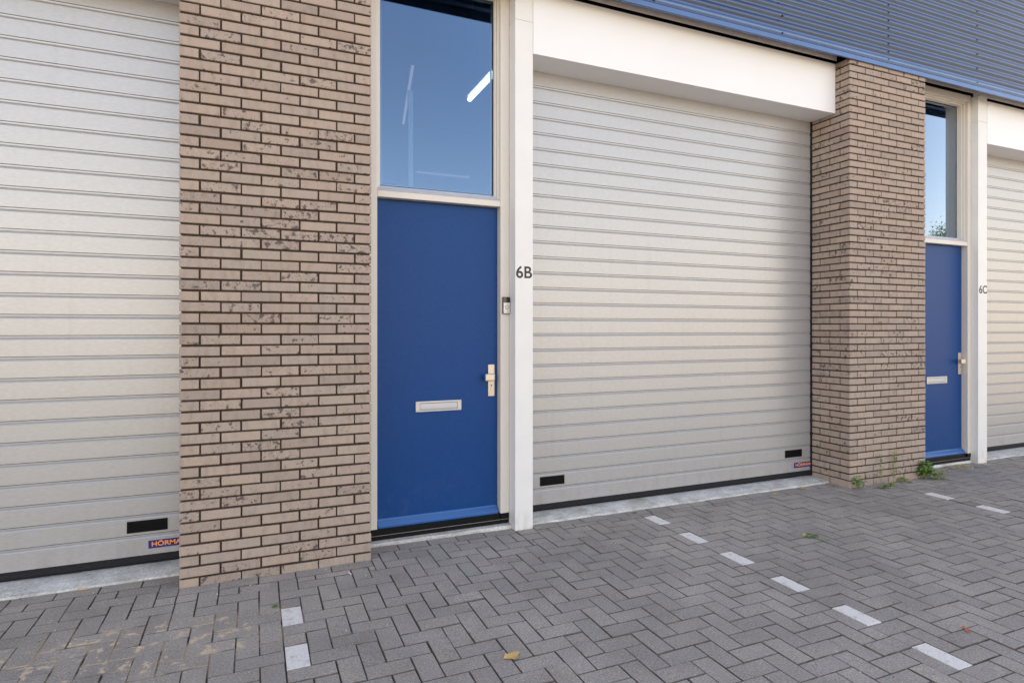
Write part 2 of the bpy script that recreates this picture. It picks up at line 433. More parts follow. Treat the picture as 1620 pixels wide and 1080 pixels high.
CO = .0639
def pillar(X0, z0, name='brick_pillar', depth=.50, ztop=4.05, rdepth=.30):
    b = MB(); W_ = 1.09; k = 0; j = .0060
    while True:
        zb = 0 if k == 0 else z0 + (k - 1) * CO + j
        zt = z0 + k * CO - j
        if zt > ztop: break
        if k == 0: zb = -.02
        A = k % 2 == 0
        cuts = []
        if A: xs = [0, .105, .325, .545, .765, .985, W_]
        else: xs = [0, .215, .435, .655, .875, W_]
        for i in range(len(xs) - 1):
            x0 = X0 + xs[i] + (0 if i == 0 else .005); x1 = X0 + xs[i + 1] - (0 if i == len(xs) - 2 else .005)
            sh = random.gauss(0, .0012)
            if i > 0: x0 += sh
            if i < len(xs) - 2: x1 += random.gauss(0, .0012)
            y = random.gauss(0, .0012) - .0003; dz = random.gauss(0, .0007)
            yb = .10
            if i == 0: yb = .21 if A else .10
            if i == len(xs) - 2: yb = .21 if A else .10
            tz = random.gauss(0, .003)
            b.cbox(x0, x1, y, yb, zb + dz, zt + dz, .0028, tf=lambda p, x0=x0, tz=tz: (p[0], p[1], p[2] + (p[0] - x0) * tz))
        # returns
        for side in (0, 1):
            ys = [.215, .435, .655] if A else [.105, .325, .545, .765]
            dd = depth if side == 0 else rdepth
            for q in range(len(ys) - 1):
                a, e = ys[q] + .005, min(ys[q + 1] - .005, dd)
                if e - a < .02: continue
                x = random.gauss(0, .0012)
                dz = random.gauss(0, .0007)
                if side == 0: b.cbox(X0 + x, X0 + .1, a, e, zb + dz, zt + dz, .0028)
                else: b.cbox(X0 + W_ - .1, X0 + W_ + x, a, e, zb + dz, zt + dz, .0028)
        k += 1
    top = z0 + (k - 1) * CO - .004
    mo = MB(); rec = .010
    mo.box(X0 + rec, X0 + W_ - rec, rec, rdepth, -.02, top)
    mo.box(X0 + rec, X0 + .3, rdepth, depth + .02, -.02, top - .001)
    # open weep joints
    zz = z0 + 19 * CO
    o = mo.build('mortar', MORTAR)
    bo = b.build(name, [BRICK], bld, fix=False)
    o.parent = bo
    wv = MB()
    for kk in (20,):
        zc = z0 + (kk - .5) * CO
        for xx in (.105, .985):
            wv = MB(); wv.box(X0 + xx - .0045, X0 + xx + .0045, .004, .05, zc - .031, zc + .026)
            wv.build('weep_joint', BLACK, bo)
    return bo
p1 = pillar(0.0, .051); tag(p1, 'broad brick pillar left of the 6B door')
p2 = pillar(5.5115, .064); tag(p2, 'brick pillar between the shutter and the 6C door')
pillar(11.02, .06); pillar(-5.51, .06)

# --- garage doors
SP = .1239
def garage(x0, x1, label, vents, sticker):
    root = empty('garage_door', (0, 0, 0), bld); root['label'] = label
    D0 = .420
    mbx = MB()
    prof = []
    zt = 3.62; z = .083
    zs = [.211 + SP * i for i in range(0, 28)]
    # one continuous profile from bottom to top: face, recessed strip, small groove
    prof.append((D0, z))
    dark = set()
    for s_ in zs:
        if s_ > 3.50: break
        # face, upper bevel, dark groove, recessed lip, gap under the next slat with its shade painted black
        prof += [(D0, s_ - .0245), (D0 + .0010, s_ - .0232), (D0 + .0054, s_ - .0162), (D0 + .0078, s_ - .0157), (D0 + .0078, s_ - .0144), (D0 + .0040, s_ - .0140)]
        prof += [(D0 + .0026, s_ - .0110), (D0 + .0022, s_ - .0012)]
        dark.add(len(prof)); prof += [(D0 + .0090, s_ - .0011), (D0 + .0090, s_ + .0009), (D0 + .0016, s_ + .0011), (D0, s_ + .0028)]; dark.add(len(prof) - 3); dark.add(len(prof) - 2)
    prof.append((D0, zt))
    n = len(mbx.v)
    for (y, z) in prof: mbx.v += [(x0, y, z), (x1, y, z)]
    for i in range(len(prof) - 1):
        mbx.f.append((n + 2 * i, n + 2 * i + 1, n + 2 * i + 3, n + 2 * i + 2)); mbx.m.append(1 if (i + 1) in dark else 0)
    mbx.box(x0, x1, D0 + .012, D0 + .045, .083, zt)
    mbx.build('slats', [SLAT, RUBBER_AND_SHADE], root, fix=False)
    s = MB(); s.prism_x([(D0 + .030, .036), (D0 + .002, .036), (D0 - .002, .045), (D0 - .002, .078), (D0 + .001, .0825), (D0 + .030, .0825)], x0, x1)
    s.prism_x([(D0 + .03, .028), (D0 + .010, .028), (D0 + .006, .0355), (D0 + .03, .0355)], x0, x1)
    s.build('bottom_seal', RUBBER_AND_SHADE, root)
    g = MB(); g.box(x0 - .02, x0 + .006, D0 - .008, D0 + .06, .03, 3.6); g.build('guide_rail', RUBBER_AND_SHADE, root); g = MB(); g.box(x1 - .014, x1 + .02, D0 - .008, D0 + .06, .03, 3.6)
    g.build('guide_rail', RUBBER_AND_SHADE, root)
    for (a, b_) in vents:
        v = MB(); za, zb = .228, .300; yy = D0 - .0035
        v.box(a, b_, yy + .002, D0 + .004, za, zb)
        v.box(a, a + .006, yy - .001, yy + .0035, za, zb); v.box(b_ - .006, b_, yy - .001, yy + .0035, za, zb)
        v.box(a + .0062, b_ - .0062, yy - .001, yy + .0035, zb - .005, zb); v.box(a + .0062, b_ - .0062, yy - .001, yy + .0035, za, za + .005)
        k = 0
        while za + .010 + k * .0078 < zb - .008:
            z = za + .010 + k * .0078
            v.prism_x([(yy + .003, z), (yy - .001, z - .002), (yy - .001, z - .0005), (yy + .003, z + .0018)], a + .0065, b_ - .0065); k += 1
        v.build('vent_grille', GRILLE, root)
    if sticker is not None:
        st = MB(); st.box(sticker, sticker + .262, D0 - .0030, D0 - .0016, .120, .169)
        so = st.build('maker_sticker', STICK, root); so['label'] = 'dark blue sticker with orange letters'
        t = text_mesh('HÖRMANN', .036, sticker + .018, .131, D0 - .0034, ORANGE, extr=.0003, offset=.0009, width=.232)
        t.name = 'lettering'; t.parent = so
    return root

def text_mesh(s, height, x, z, y, mat, extr=.0008, offset=0, width=None, name='lettering', cap=None):
    cu = bpy.data.curves.new('txt', 'FONT'); cu.body = s; cu.size = 1; cu.extrude = 0; cu.offset = 0
    cu.offset = offset / height
    to = bpy.data.objects.new('txt', cu); col.objects.link(to)
    dg = bpy.context.evaluated_depsgraph_get(); dg.update()
    me = bpy.data.meshes.new_from_object(to.evaluated_get(dg))
    bpy.data.objects.remove(to)
    xs = [v.co.x for v in me.vertices]; ys = [v.co.y for v in me.vertices]
    w_, h_ = max(xs) - min(xs), max(ys) - min(ys)
    hh = height if s != 'HÖRMANN' else height * 1.0
    sy = hh / h_; sx = (width / w_) if width else sy
    x0_, y0_ = min(xs), min(ys)
    vs = [((v.co.x - x0_) * sx, (v.co.y - y0_) * sy) for v in me.vertices]
    mb_ = MB(); n0 = len(vs)
    mb_.v = [(a, -extr, b) for a, b in vs] + [(a, 0, b) for a, b in vs]
    for p in me.polygons:
        mb_.f.append(tuple(p.vertices)); mb_.m.append(0)
    # rim
    cnt = {}
    for p in me.polygons:
        vv = list(p.vertices)
        for i in range(len(vv)):
            e = (vv[i], vv[(i + 1) % len(vv)]); k = tuple(sorted(e)); cnt.setdefault(k, []).append(e)
    for k, es in cnt.items():
        if len(es) == 1:
            a, b = es[0]; mb_.f.append((b, a, a + n0, b + n0)); mb_.m.append(0)
    o = mb_.build(name, mat, fix=False); o.location = (x, y, z)
    return o

garage(-3.18, -.006, 'wide roller shutter at the left edge, cut off by the frame', [(-.326, -.106)], -.211)
garage(2.325, 5.506, 'complete roller shutter between the 6B post and the right pillar', [(2.501, 2.721), (5.153, 5.375)], 5.272)
garage(7.89, 11.015, 'roller shutter at the far right edge beyond the 6C post', [(8.08, 8.30)], 10.78)

# --- thresholds
for (a, b_) in ((-3.18, -.002), (2.329, 5.509), (7.912, 11.018)):
    s = MB()
    s.prism_x([(.212, -.02), (.214, .004), (.222, .010), (.30, .020), (.52, .027), (.52, -.02)], a, b_)
    o = s.build('concrete_threshold', CONCRETE, bld)
for (a, b_, fy) in ((1.092, 2.166, .26), (6.604, 7.733, .22)):
    s = MB(); s.prism_x([(.213, -.02), (.214, .014), (.222, .022), (.52, .026), (.52, -.02)], a, b_)
    s.build('door_threshold', CONCRETE, bld)

# --- beams (white lintel boxes)
for (a, b_) in ((-3.17, -.003), (2.3145, 5.508), (7.8975, 11.017)):
    s = MB(); s.box(a, b_, .1485, .47, 3.545, 4.018)
    s.build('lintel_box', BEAM, bld, bevel=.002)

# --- posts
def post(x0, x1):
    s = MB(); s.box(x0, x1, .150, .46, -.02, 3.776); s.box(x0 + .0002, x1 - .0002, .1504, .46, 3.7775, 4.058)
    return s.build('white_post', POST, bld, bevel=.0025)
post(2.168, 2.3125); post(7.735, 7.8955); post(-3.335, -3.19)

# --- entrance bays
def bay(ml, xi, xp, fy, label_door, mail, hx, gy):
    # ml: frame left end, opening ml+.087 .. xi, mullion xi..xp ; fy: frame face
    xo = xi - .919
    fr = MB()
    # left, right jambs, head, transom
    db = .104
    fr.box(ml + .0015, xo, fy, fy + .14, db, 4.075); fr.box(xi, xp - .001, fy, fy + .14, db, 4.075)
    fr.box(xo + .0002, xi - .0002, fy + .0005, fy + .14, 4.003, 4.073)
    fr.box(xo + .0002, xi - .0002, fy + .001, fy + .139, 2.404, 2.4475)
    f = fr.build('door_frame', FRAME, bld, bevel=.003)
    # window above the door
    wroot = empty('fanlight_window', (0, 0, 0), bld); wroot['label'] = 'tall window above the %s door' % label_door
    st = MB(); y0 = fy + .030; g = .0145
    for a in (0, 1):                                   # two stepped rebates
        e = a * g; yy = y0 + a * .022
        st.box(xo + e + .0003, xo + e + g, yy, gy - .004, 2.4482 + e, 4.0025 - e)
        st.box(xi - e - g, xi - e - .0003, yy, gy - .004, 2.4482 + e, 4.0025 - e)
        st.box(xo + e + g + .0003, xi - e - g - .0003, yy, gy - .004, 4.0025 - e - g, 4.0022 - e)
    st.build('glazing_bead', FRAME, wroot, bevel=.0015)
    bl = MB(); bl.prism_x([(fy + .012, 2.4482), (fy + .008, 2.458), (fy + .016, 2.470), (fy + .040, 2.476), (fy + .046, 2.490), (gy - .004, 2.500), (gy - .004, 2.4482)], xo + .0006, xi - .0006)
    bl.build('glazing_sill', SILL, wroot, bevel=.001)
    gs = MB(); gs.box(xo + .01, xi - .01, gy - .0042, gy + .0, 2.47, 3.998)
    go = gs.build('glass_pane', GLASS, wroot)
    gk = MB()                                           # dark gasket round the pane
    for (a, b_, c_, d_) in ((xo + .029, xo + .035, 2.49, 3.974), (xi - .035, xi - .029, 2.49, 3.974), (xo + .035, xi - .035, 2.494, 2.503), (xo + .035, xi - .035, 3.966, 3.974)):
        gk.box(a, b_, gy - .0065, gy - .0044, c_, d_)
    gk.build('gasket', RUBBER_AND_SHADE, wroot)
    sp_ = MB()
    for (a, b_, c_, d_) in ((xo + .036, xo + .046, 2.500, 3.964), (xi - .046, xi - .036, 2.500, 3.964), (xo + .046, xi - .046, 2.500, 2.511), (xo + .046, xi - .046, 3.955, 3.964)):
        sp_.box(a, b_, gy + .004, gy + .016, c_, d_)
    sp_.build('spacer_bar', ALUSIL, wroot)
    q_ = MB(); q_.box(xo + .02, xi - .02, gy + .03, gy + .12, 2.478, 2.512); q_.build('inner_sill', FRAME, wroot)
    q_ = MB(); q_.box(xo + .036, xo + .155, gy + .018, gy + .029, 2.500, 2.530); q_.build('glazing_block', RUBBER_AND_SHADE, wroot)
    # door
    dy = fy + .062
    dr = MB(); dr.box(xo + .004, xi - .004, dy, dy + .05, .098, 2.398)
    dob = dr.build('entrance_door', DOORBLUE, bld, bevel=.002); dob['label'] = 'plain blue door of unit %s' % label_door
    dp = MB(); dp.prism_x([(dy - .0005, .160), (dy - .008, .157), (dy - .012, .149), (dy - .020, .142), (dy - .040, .123), (dy - .045, .115), (dy - .045, .104), (dy - .040, .098), (dy - .0005, .097)], xo + .010, xi - .010)
    dp.build('weather_bar', BARBLUE, dob, bevel=.002)
    kp = MB(); kp.box(ml + .002, xp - .001, fy + .016, fy + .11, .026, .0965); kp.box(ml + .002, xp - .001, fy + .008, fy + .0155, .026, .058)
    kp.box(ml + .002, xo - .001, fy + .003, fy + .0157, .0585, .1035); kp.box(xi + .001, xp - .001, fy + .003, fy + .0157, .0585, .1035)
    kp.build('kick_sill', DARKPLATE, bld, bevel=.0015)
    nb = MB(); nb.box(ml + .003, xp - .002, fy + .0065, fy + .0078, .0555, .0575); nb.build('sill_nosing', ALUSIL, bld)
    # gap above the door
    gp = MB(); gp.box(xo + .002, xi - .002, fy + .072, fy + .11, 2.3985, 2.4035); gp.build('door_seal', RUBBER_AND_SHADE, dob)
    # letter slot
    a, b_ = mail; z0, z1 = .891, .966
    ms = MB(); t = .013; yf = dy - .009
    ms.box(a, b_, yf, dy - .0002, z1 - t, z1); ms.box(a, b_, yf, dy - .0002, z0, z0 + t * .8)
    ms.box(a, a + .030, yf + .0002, dy - .0002, z0 + t * .8, z1 - t); ms.box(b_ - .030, b_, yf + .0002, dy - .0002, z0 + t * .8, z1 - t)
    mo_ = ms.build('letter_slot', ALUSIL, dob, bevel=.0015)
    fl = MB(); fl.prism_x([(yf + .004, z1 - t - .003), (yf + .0015, z0 + .03), (yf + .002, z0 + t), (dy - .0003, z0 + t), (dy - .0003, z1 - t - .003)], a + .032, b_ - .032)
    fl.build('letter_flap', FLAP, dob, bevel=.0008)
    # handle plate, knob, cylinder
    z0, z1 = .981, 1.220
    hp = MB(); hp.box(hx, hx + .052, dy - .011, dy - .0003, z0, z1)
    ho = hp.build('door_handle', ALU, dob, bevel=.003)
    kn = MB(); kn.cyl((hx + .026, dy - .010, 1.127), (0, -1, 0), .012, .034, 20)
    kn.build('knob_neck', ALU, dob, smooth=False)
    kn = MB(); kn.box(hx - .042, hx + .034, dy - .070, dy - .042, 1.100, 1.154); kn.build('knob', ALU, dob, bevel=.008)
    cy = MB(); cy.cyl((hx + .026, dy - .0109, 1.060), (0, -1, 0), .012, .004, 20); cy.box(hx + .019, hx + .033, dy - .0148, dy - .0109, 1.026, 1.056)
    cy.build('lock_cylinder', ALUSIL, dob)
    cy = MB(); cy.cyl((hx + .026, dy - .0149, 1.062), (0, -1, 0), .0055, .0012, 14); cy.build('keyhole', GLOSSBLACK, dob)
bay(1.0915, 2.096, 2.1675, .26, '6B', (1.461, 1.805), 2.016, .345)
bay(6.603, 7.673, 7.7345, .22, '6C', (7.058, 7.402), 7.598, .325)
blank = MB(); blank.box(6.6035, 6.753, .2225, .36, .11, 4.07); blank.build('frame_infill', FRAME, bld)

# --- house numbers
n1 = text_mesh('6B', .091, 2.175, 1.864, .1498, LETTER, width=.130, name='house_number', offset=.0014)
tag(n1, 'dark number 6B on the white post beside the nearer blue door', 'house number')
n2 = text_mesh('6C', .091, 7.752, 1.876, .1498, LETTER, width=.142, name='house_number', offset=.0014)
tag(n2, 'dark number 6C on the white post at the far right', 'house number')

# --- doorbell on the 6B frame
db = empty('doorbell', (2.136, .26, 1.60)); tag(db, 'small silver and black video doorbell on the cream frame beside the 6B door', 'doorbell')
q = MB(); q.box(-.028, .028, -.020, -.0003, 0, .128); q.build('back_housing', GLOSSBLACK, db, bevel=.004)
q = MB(); q.box(-.0255, .0275, -.0245, -.0202, .003, .086); q.build('face_plate', ALUSIL, db, bevel=.002)
q = MB(); q.box(-.0255, .0275, -.0240, -.0202, .0875, .126); q.build('camera_window', GLOSSBLACK, db, bevel=.002)
q = MB(); q.cyl((.001, -.0244, .050), (0, -1, 0), .0135, .0016, 28); q.build('button_ring', GLOSSBLACK, db)
q = MB(); q.cyl((.001, -.0261, .050), (0, -1, 0), .0112, .0016, 28); q.build('button', ALUSIL, db)
q = MB(); q.cyl((.001, -.0239, .106), (0, -1, 0), .008, .002, 24); q.build('lens', GLOSSBLACK, db)

# --- corrugated cladding
cl = MB(); P_, A_ = .0752, .0085
zb = 4.118; n_w = 36; seg = 14
prof = []
for i in range(n_w * seg + 1):
    t = i / seg
    prof.append((-.0105 - A_ * math.cos(2 * math.pi * (t)) * -1, zb + t * P_))
xs = [-9, 14.2]
n = len(cl.v)
for (y, z) in prof: cl.v += [(x, y, z) for x in xs]
for i in range(len(prof) - 1):
    cl.f.append((n + 2 * i, n + 2 * i + 1, n + 2 * i + 3, n + 2 * i + 2)); cl.m.append(0)
clo = cl.build('corrugated_cladding', CLAD, bld, smooth=True, fix=False)
# starter sheet, one wave proud of nothing: lies behind the lowest lap
st = MB(); prof = [(-.002, 4.150), (-.0035, 4.128)]
for i in range(0, 12):
    t = i / 14; prof.append((-.0125 + A_ * math.cos(2 * math.pi * (-t)), 4.119 - t * P_))
prof += [(-.0245, 4.052), (-.0245, 4.0485), (-.0190, 4.046), (-.0195, 4.004), (-.0150, 4.000), (-.006, 4.001)]
n = 0
for (y, z) in prof: st.v += [(x, y, z) for x in xs]
for i in range(len(prof) - 1):
    st.f.append((2 * i, 2 * i + 1, 2 * i + 3, 2 * i + 2)); st.m.append(0)
sto = st.build('drip_flashing', FLASH, clo, smooth=False, fix=False)
md = sto.modifiers.new('s', 'SOLIDIFY'); md.thickness = .0008
# screws
sc0 = None
def screw(x, z):
    global sc0
    if sc0 is None:
        q = MB(); q.cyl((0, 0, 0), (0, -1, 0), .0095, .002, 14); q.cyl((0, -.002, 0), (0, -1, 0), .0062, .006, 6)
        sc0 = q.build('screw', GLOSSBLACK, clo); sc0.location = (x, -.0185, z)
    else: copy_part(sc0, clo, (x, -.0185, z))
for (x, st_, n_, z0) in ((3.284, 2, 3, 4.062), (4.643, 2, 5, 4.072), (6.021, 1, 12, 4.082), (7.412, 2, 8, 4.082)):
    for k in range(n_): screw(x, z0 + k * st_ * P_ + (.0 if k else 0))
# vertical joint of the sheets
# --- grey flashing strips behind the cladding edge, dark cavity above the frames
def bpart(name, mat, *boxes, bevel=0):
    q = MB()
    for bx in boxes: q.box(*bx)
    return q.build(name, mat, bld, bevel=bevel)
for (a, b_) in ((-3.17, -.004), (2.166, 5.507), (7.735, 11.015)):
    bpart('grey_flashing', SOFFIT, (a, b_, .132, .136, 4.040, 4.30))
for (a, b_, fy) in ((1.092, 2.1655, .235), (6.604, 7.7345, .195)):
    bpart('grey_flashing', SOFFIT, (a, b_, fy, fy + .004, 4.095, 4.30))
    bpart('grey_flashing', SOFFIT, (b_ + .0005, b_ + .004, .1365, fy + .004, 4.060, 4.30))
bpart('cavity_lining', VOID, (-8.98, 14.18, .0, .30, 4.30, 4.33)); bpart('cavity_lining', VOID, (-8.98, 14.18, .33, .36, 4.02, 4.33))
# --- shell of the hall
ZT = 6.8
bpart('upper_wall', INTWALL, (-9, 14.2, .001, .30, 4.335, ZT))
bpart('flat_roof', INTWALL, (-9, 14.2, .02, 12, ZT, ZT + .2))
bpart('side_wall', INTWALL, (-9, -8.7, .30, 12, -.02, ZT)); bpart('side_wall', INTWALL, (13.9, 14.2, .30, 12, -.02, ZT))
bpart('rear_wall', INTWALL, (-8.7, 13.9, 11.7, 12, -.02, ZT))
bpart('hall_floor', INTWALL, (-8.7, 13.9, .52, 11.7, -.025, .02))
bpart('front_wall', INTWALL, (-9, -5.51, .02, .30, -.02, 4.335)); bpart('front_wall', INTWALL, (12.11, 14.2, .02, .30, -.02, 4.335))
bpart('front_wall', INTWALL, (-4.42, -3.336, .30, .40, -.02, 4.335))
for (a, b_) in ((-3.25, .05), (2.20, 5.55), (7.80, 11.1)): bpart('inner_wall', INTDARK, (a, b_, .53, .56, .02, 4.6))
bpart('inner_wall', INTDARK, (-8.6, 13.8, .305, .315, 4.34, 6.7))
bpart('inner_wall', INTDARK, (1.0, 2.35, .40, .44, .03, 2.42)); bpart('inner_wall', INTDARK, (6.5, 7.9, .40, .44, .03, 2.42))

# --- inside, seen through the window over the door
def added_glow_strip(a, b, z, wd, e, label):  # glowing strip added to draw a faint streak in the window, no real lamp
    mt = M('added_strip_glow', (.1, .1, .1)); mt.p.inputs['Emission Color'].default_value = (1, .72, .66, 1); mt.p.inputs['Emission Strength'].default_value = e
    a, b = Vector((*a, z)), Vector((*b, z)); c_ = (a + b) / 2; L = (b - a).length / 2
    t = empty('added_glow_strip', c_); tag(t, label, 'ceiling light'); t.rotation_euler = (0, 0, math.atan2((b - a).y, (b - a).x))
    q = MB(); q.box(-L, L, -wd / 2, wd / 2, 0, .012); q.build('light_diffuser', mt.mat, t)
    q = MB(); q.box(-L, L, -wd / 2 - .004, wd / 2 + .004, .0122, .05); q.build('light_housing', ALUSIL, t)
def tube(x, y0, y1, z, label):
    t = empty('tube_light', (x, (y0 + y1) / 2, z)); tag(t, label, 'ceiling light')
    L = (y1 - y0) / 2
    q = MB(); q.box(-.05, .05, -L, L, .035, .075); q.build('light_housing', ALUSIL, t, bevel=.004)
    q = MB()
    for k in range(0, 1): q.cyl((0, -L + .01, 0), (0, 1, 0), .034, 2 * L - .02, 16)
    q.build('light_diffuser', TUBE, t, smooth=False)
    for e in (-L * .7, L * .7):
        q = MB(); q.box(-.004, .004, e - .004, e + .004, .0755, 6.78 - z); q.build('suspension_rod', ALUSIL, t)
tube(3.258, 3.323, 4.335, 4.80, 'lit white tube light seen through the upper right of the window over the 6B door')
ic = MB(); ic.box(1.473, 1.510, .585, .62, .03, 3.30)
o = ic.build('interior_column', WHITEPOST, bld, bevel=.004)
added_glow_strip((2.62, 5.757), (2.236, 3.557), 4.8, .035, .14, 'added glowing strip for a faint pinkish line in the left half of the window over the 6B door')
added_glow_strip((3.56, 8.62), (4.745, 8.62), 4.8, .10, .08, 'added glowing strip for a faint reflected streak low in the window over the 6B door')


# ================================================================= small things on the ground
def leaf_shape(name, pts, loc, mat, rz, lab, cat, lift=.012):
    q = MB(); n = len(pts)
    cz = [lift * (0.35 + .65 * abs(math.sin(i * 1.9))) for i in range(n)]
    top = [(0, 0, .006)] + [(p[0], p[1], cz[i]) for i, p in enumerate(pts)]
    q.v = top + [(a, b, c_ - .0007) for a, b, c_ in top]; m_ = n + 1
    for i in range(n):
        j = (i + 1) % n
        q.f += [(0, 1 + i, 1 + j), (m_, m_ + 1 + j, m_ + 1 + i), (1 + i, m_ + 1 + i, m_ + 1 + j, 1 + j)]; q.m += [0, 0, 0]
    o = q.build(name, mat, fix=True); o.location = loc; o.rotation_euler = (0, 0, rz)
    return tag(o, lab, cat)
leaf_shape('fallen_leaf', [(-.042, .006), (-.02, .028), (-.004, .020), (.020, .030), (.046, .010), (.026, -.004), (.022, -.022), (0, -.032), (-.018, -.016)], (1.472, -1.416, .001), DRY, .1,
           'pale yellow fallen leaf on the pavers at the bottom centre', 'leaf')
leaf_shape('fallen_leaf', [(-.024, 0), (-.005, .014), (.028, .006), (.02, -.008), (-.004, -.012)], (4.02, -.79, .008), DRY, .5,
           'small yellow leaf lying beside the grass tuft in the paving', 'leaf')
leaf_shape('fallen_leaf', [(-.03, 0), (-.012, .012), (-.002, .004), (.02, .016), (.034, .002), (.006, -.004), (-.004, -.016)], (3.633, -2.078, .001), DRYO, .8,
           'small reddish brown leaf near the lower right white marks', 'leaf')
leaf_shape('fallen_leaf', [(-.014, 0), (-.008, .02), (.004, .034), (.014, .02), (.010, -.012)], (6.66, -.085, .001), DRYO, 1.2,
           'orange brown leaf beside the leafy weed at the pillar corner', 'leaf')
q = MB(); q.cyl((-.022, 0, .007), (1, 0, 0), .004, .033, 10); q.cyl((.0112, 0, .007), (1, 0, 0), .0041, .012, 10, m=0)
o = q.build('cigarette_butt', DRY, smooth=False); o.location = (-.503, .185, .003); o.rotation_euler = (0, .02, -.1)
tag(o, 'orange cigarette butt at the foot of the left concrete threshold', 'cigarette butt')
q = MB(); q.cyl((-.016, 0, .0062), (1, 0, 0), .0042, .028, 10); q.cyl((.0122, 0, .0062), (1, 0, 0), .0038, .006, 10)
o = q.build('cigarette_butt', plain('faded_paper', (.72, .60, .58), .8)); o.location = (.929, -.177, .001); o.rotation_euler = (0, 0, -1.25)
tag(o, 'pale pinkish cigarette butt on the dark paver before the left pillar', 'cigarette butt')

def blade(q, p, d, w_, L, droop, m=0, n=3):
    p = Vector(p); d = Vector(d).normalized(); s = d.cross(Vector((0, 0, 1)))
    if s.length < .05: s = Vector((1, 0, 0))
    s.normalize(); pts = []
    for i in range(n + 1):
        t = i / n; c_ = p + d * L * t + Vector((0, 0, -droop * L * t * t)); ww = w_ * math.sin(math.pi * (.12 + .82 * t)) if i < n else .0003
        pts.append((c_ - s * ww / 2, c_ + s * ww / 2))
    b0 = len(q.v)
    for a, b in pts: q.v += [tuple(a), tuple(b)]
    for i in range(n): q.f.append((b0 + 2 * i, b0 + 2 * i + 1, b0 + 2 * i + 3, b0 + 2 * i + 2)); q.m.append(m)
def tallweed(x, y, h, lean, label, seed, dens=26):
    random.seed(seed); t = empty('tall_weed', (x, y, 0)); tag(t, label, 'weed', 'weeds growing along the right pillar')
    q = MB(); pts = [(lean * (k / 6) ** 2 + random.uniform(-.004, .004), random.uniform(-.004, .0), h * k / 6) for k in range(7)]
    q.tube(pts, [.0022 - .0002 * k for k in range(7)], 6)
    lf = MB()
    for k in range(dens):
        f = random.uniform(.12, 1); i = min(5, int(f * 6)); p = Vector(pts[i]).lerp(Vector(pts[i + 1]), f * 6 - i)
        a = random.uniform(0, 6.28); L = random.uniform(.02, .055) * (1.2 - .5 * f)
        dd = Vector((math.cos(a), math.sin(a) * .5 - .25, random.uniform(.3, 1.1))).normalized()
        e = p + dd * L; q.tube([tuple(p), tuple(e)], [.0009, .0006], 4)
        for _ in range(4):
            b = random.uniform(0, 6.28); blade(lf, p.lerp(e, random.uniform(.4, 1)), (math.cos(b), math.sin(b) * .6 - .2, random.uniform(-.1, .8)), .008, random.uniform(.012, .024), .3)
    q.build('stem', STEM, t); lf.build('leaves', LEAFY, t, fix=False)
tallweed(6.075, -.03, .315, .012, 'tallest thin yellowish weed in front of the right pillar', 3, 42)
tallweed(5.90, -.03, .29, -.022, 'thin sparse weed just left of the tallest one at the right pillar', 5, 24)
def leafweed(x, y, h, r, nl, label, seed, mat, name='leafy_weed', wl=.024, droop=.5, group='weeds growing along the right pillar'):
    random.seed(seed); t = empty(name, (x, y, 0)); tag(t, label, 'weed', group)
    q = MB(); lf = MB()
    for k in range(nl):
        a = random.uniform(0, 6.28); rr = r * random.uniform(.2, 1); hh = h * random.uniform(.25, 1) * (1 - .35 * rr / r)
        e = Vector((math.cos(a) * rr, math.sin(a) * rr * .7 - .01, hh))
        q.tube([(0, 0, 0), tuple(e * .5 + Vector((0, 0, .01))), tuple(e)], [.0016, .0012, .0008], 5)
        for _ in range(3):
            b = a + random.uniform(-1.3, 1.3)
            blade(lf, e, (math.cos(b), math.sin(b), random.uniform(-.1, .7)), wl * random.uniform(.6, 1.1), wl * random.uniform(1.2, 2.0), droop)
    q.build('stem', STEM, t); lf.build('leaves', mat, t, fix=False)
leafweed(5.565, -.035, .14, .045, 16, 'small bright green weed at the near corner of the right pillar', 11, LEAF)
leafweed(6.52, -.05, .20, .075, 60, 'largest bushy dark green weed at the right end of the pillar', 12, LEAF, wl=.03)
leafweed(6.63, -.10, .07, .07, 22, 'low olive weed just right of the bushy one at the pillar end', 13, LEAFY, wl=.022)
leafweed(6.20, -.045, .055, .06, 24, 'low yellow green weed right of the tall stem at the pillar foot', 14, LEAFY, wl=.016)
leafweed(5.80, -.115, .03, .045, 20, 'flat dark green weed in the paving before the right pillar', 15, LEAF, wl=.016)
leafweed(5.95, -.085, .035, .04, 16, 'flat pale weed close under the tall stem of the right pillar', 16, LEAFY, wl=.014)
def tuft(x, y, r, n_, L, mat, label, seed, name='grass_tuft', sx=1, wd=None):
    wd = wd or (.007 if mat is STRAW else .0042)
    random.seed(seed); q = MB()
    for k in range(n_):
        a = random.uniform(0, 6.28); rr = r * math.sqrt(random.random()); p = (math.cos(a) * rr * sx, math.sin(a) * rr, 0)
        b = random.uniform(0, 6.28); blade(q, p, (math.cos(b) * .8, math.sin(b) * .8, random.uniform(.15, .9)), wd, L * random.uniform(.4, 1), .5)
    o = q.build(name, mat, fix=False); o.location = (x, y, .001); tag(o, label, 'grass')
    return o
tuft(4.07, -.79, .045, 170, .035, LEAF, 'green grass tuft in the paving before the middle shutter', 21, sx=1.4)
tuft(4.10, -.90, .035, 40, .022, LEAFY, 'thin yellow grass just before the green tuft in the paving', 22, sx=1.3)
tuft(3.225, .16, .018, 60, .022, LEAF, 'tiny moss tuft at the edge of the middle threshold', 23)
tuft(5.10, .16, .03, 40, .045, STRAW, 'dry straw tuft at the right end of the middle threshold', 24)
tuft(4.72, .12, .03, 36, .035, STRAW, 'dry straw wisp further left before the middle threshold', 29)
tuft(6.95, .12, .11, 330, .045, STRAW, 'dry grass patch before the left half of the 6C door', 25, sx=1.5)
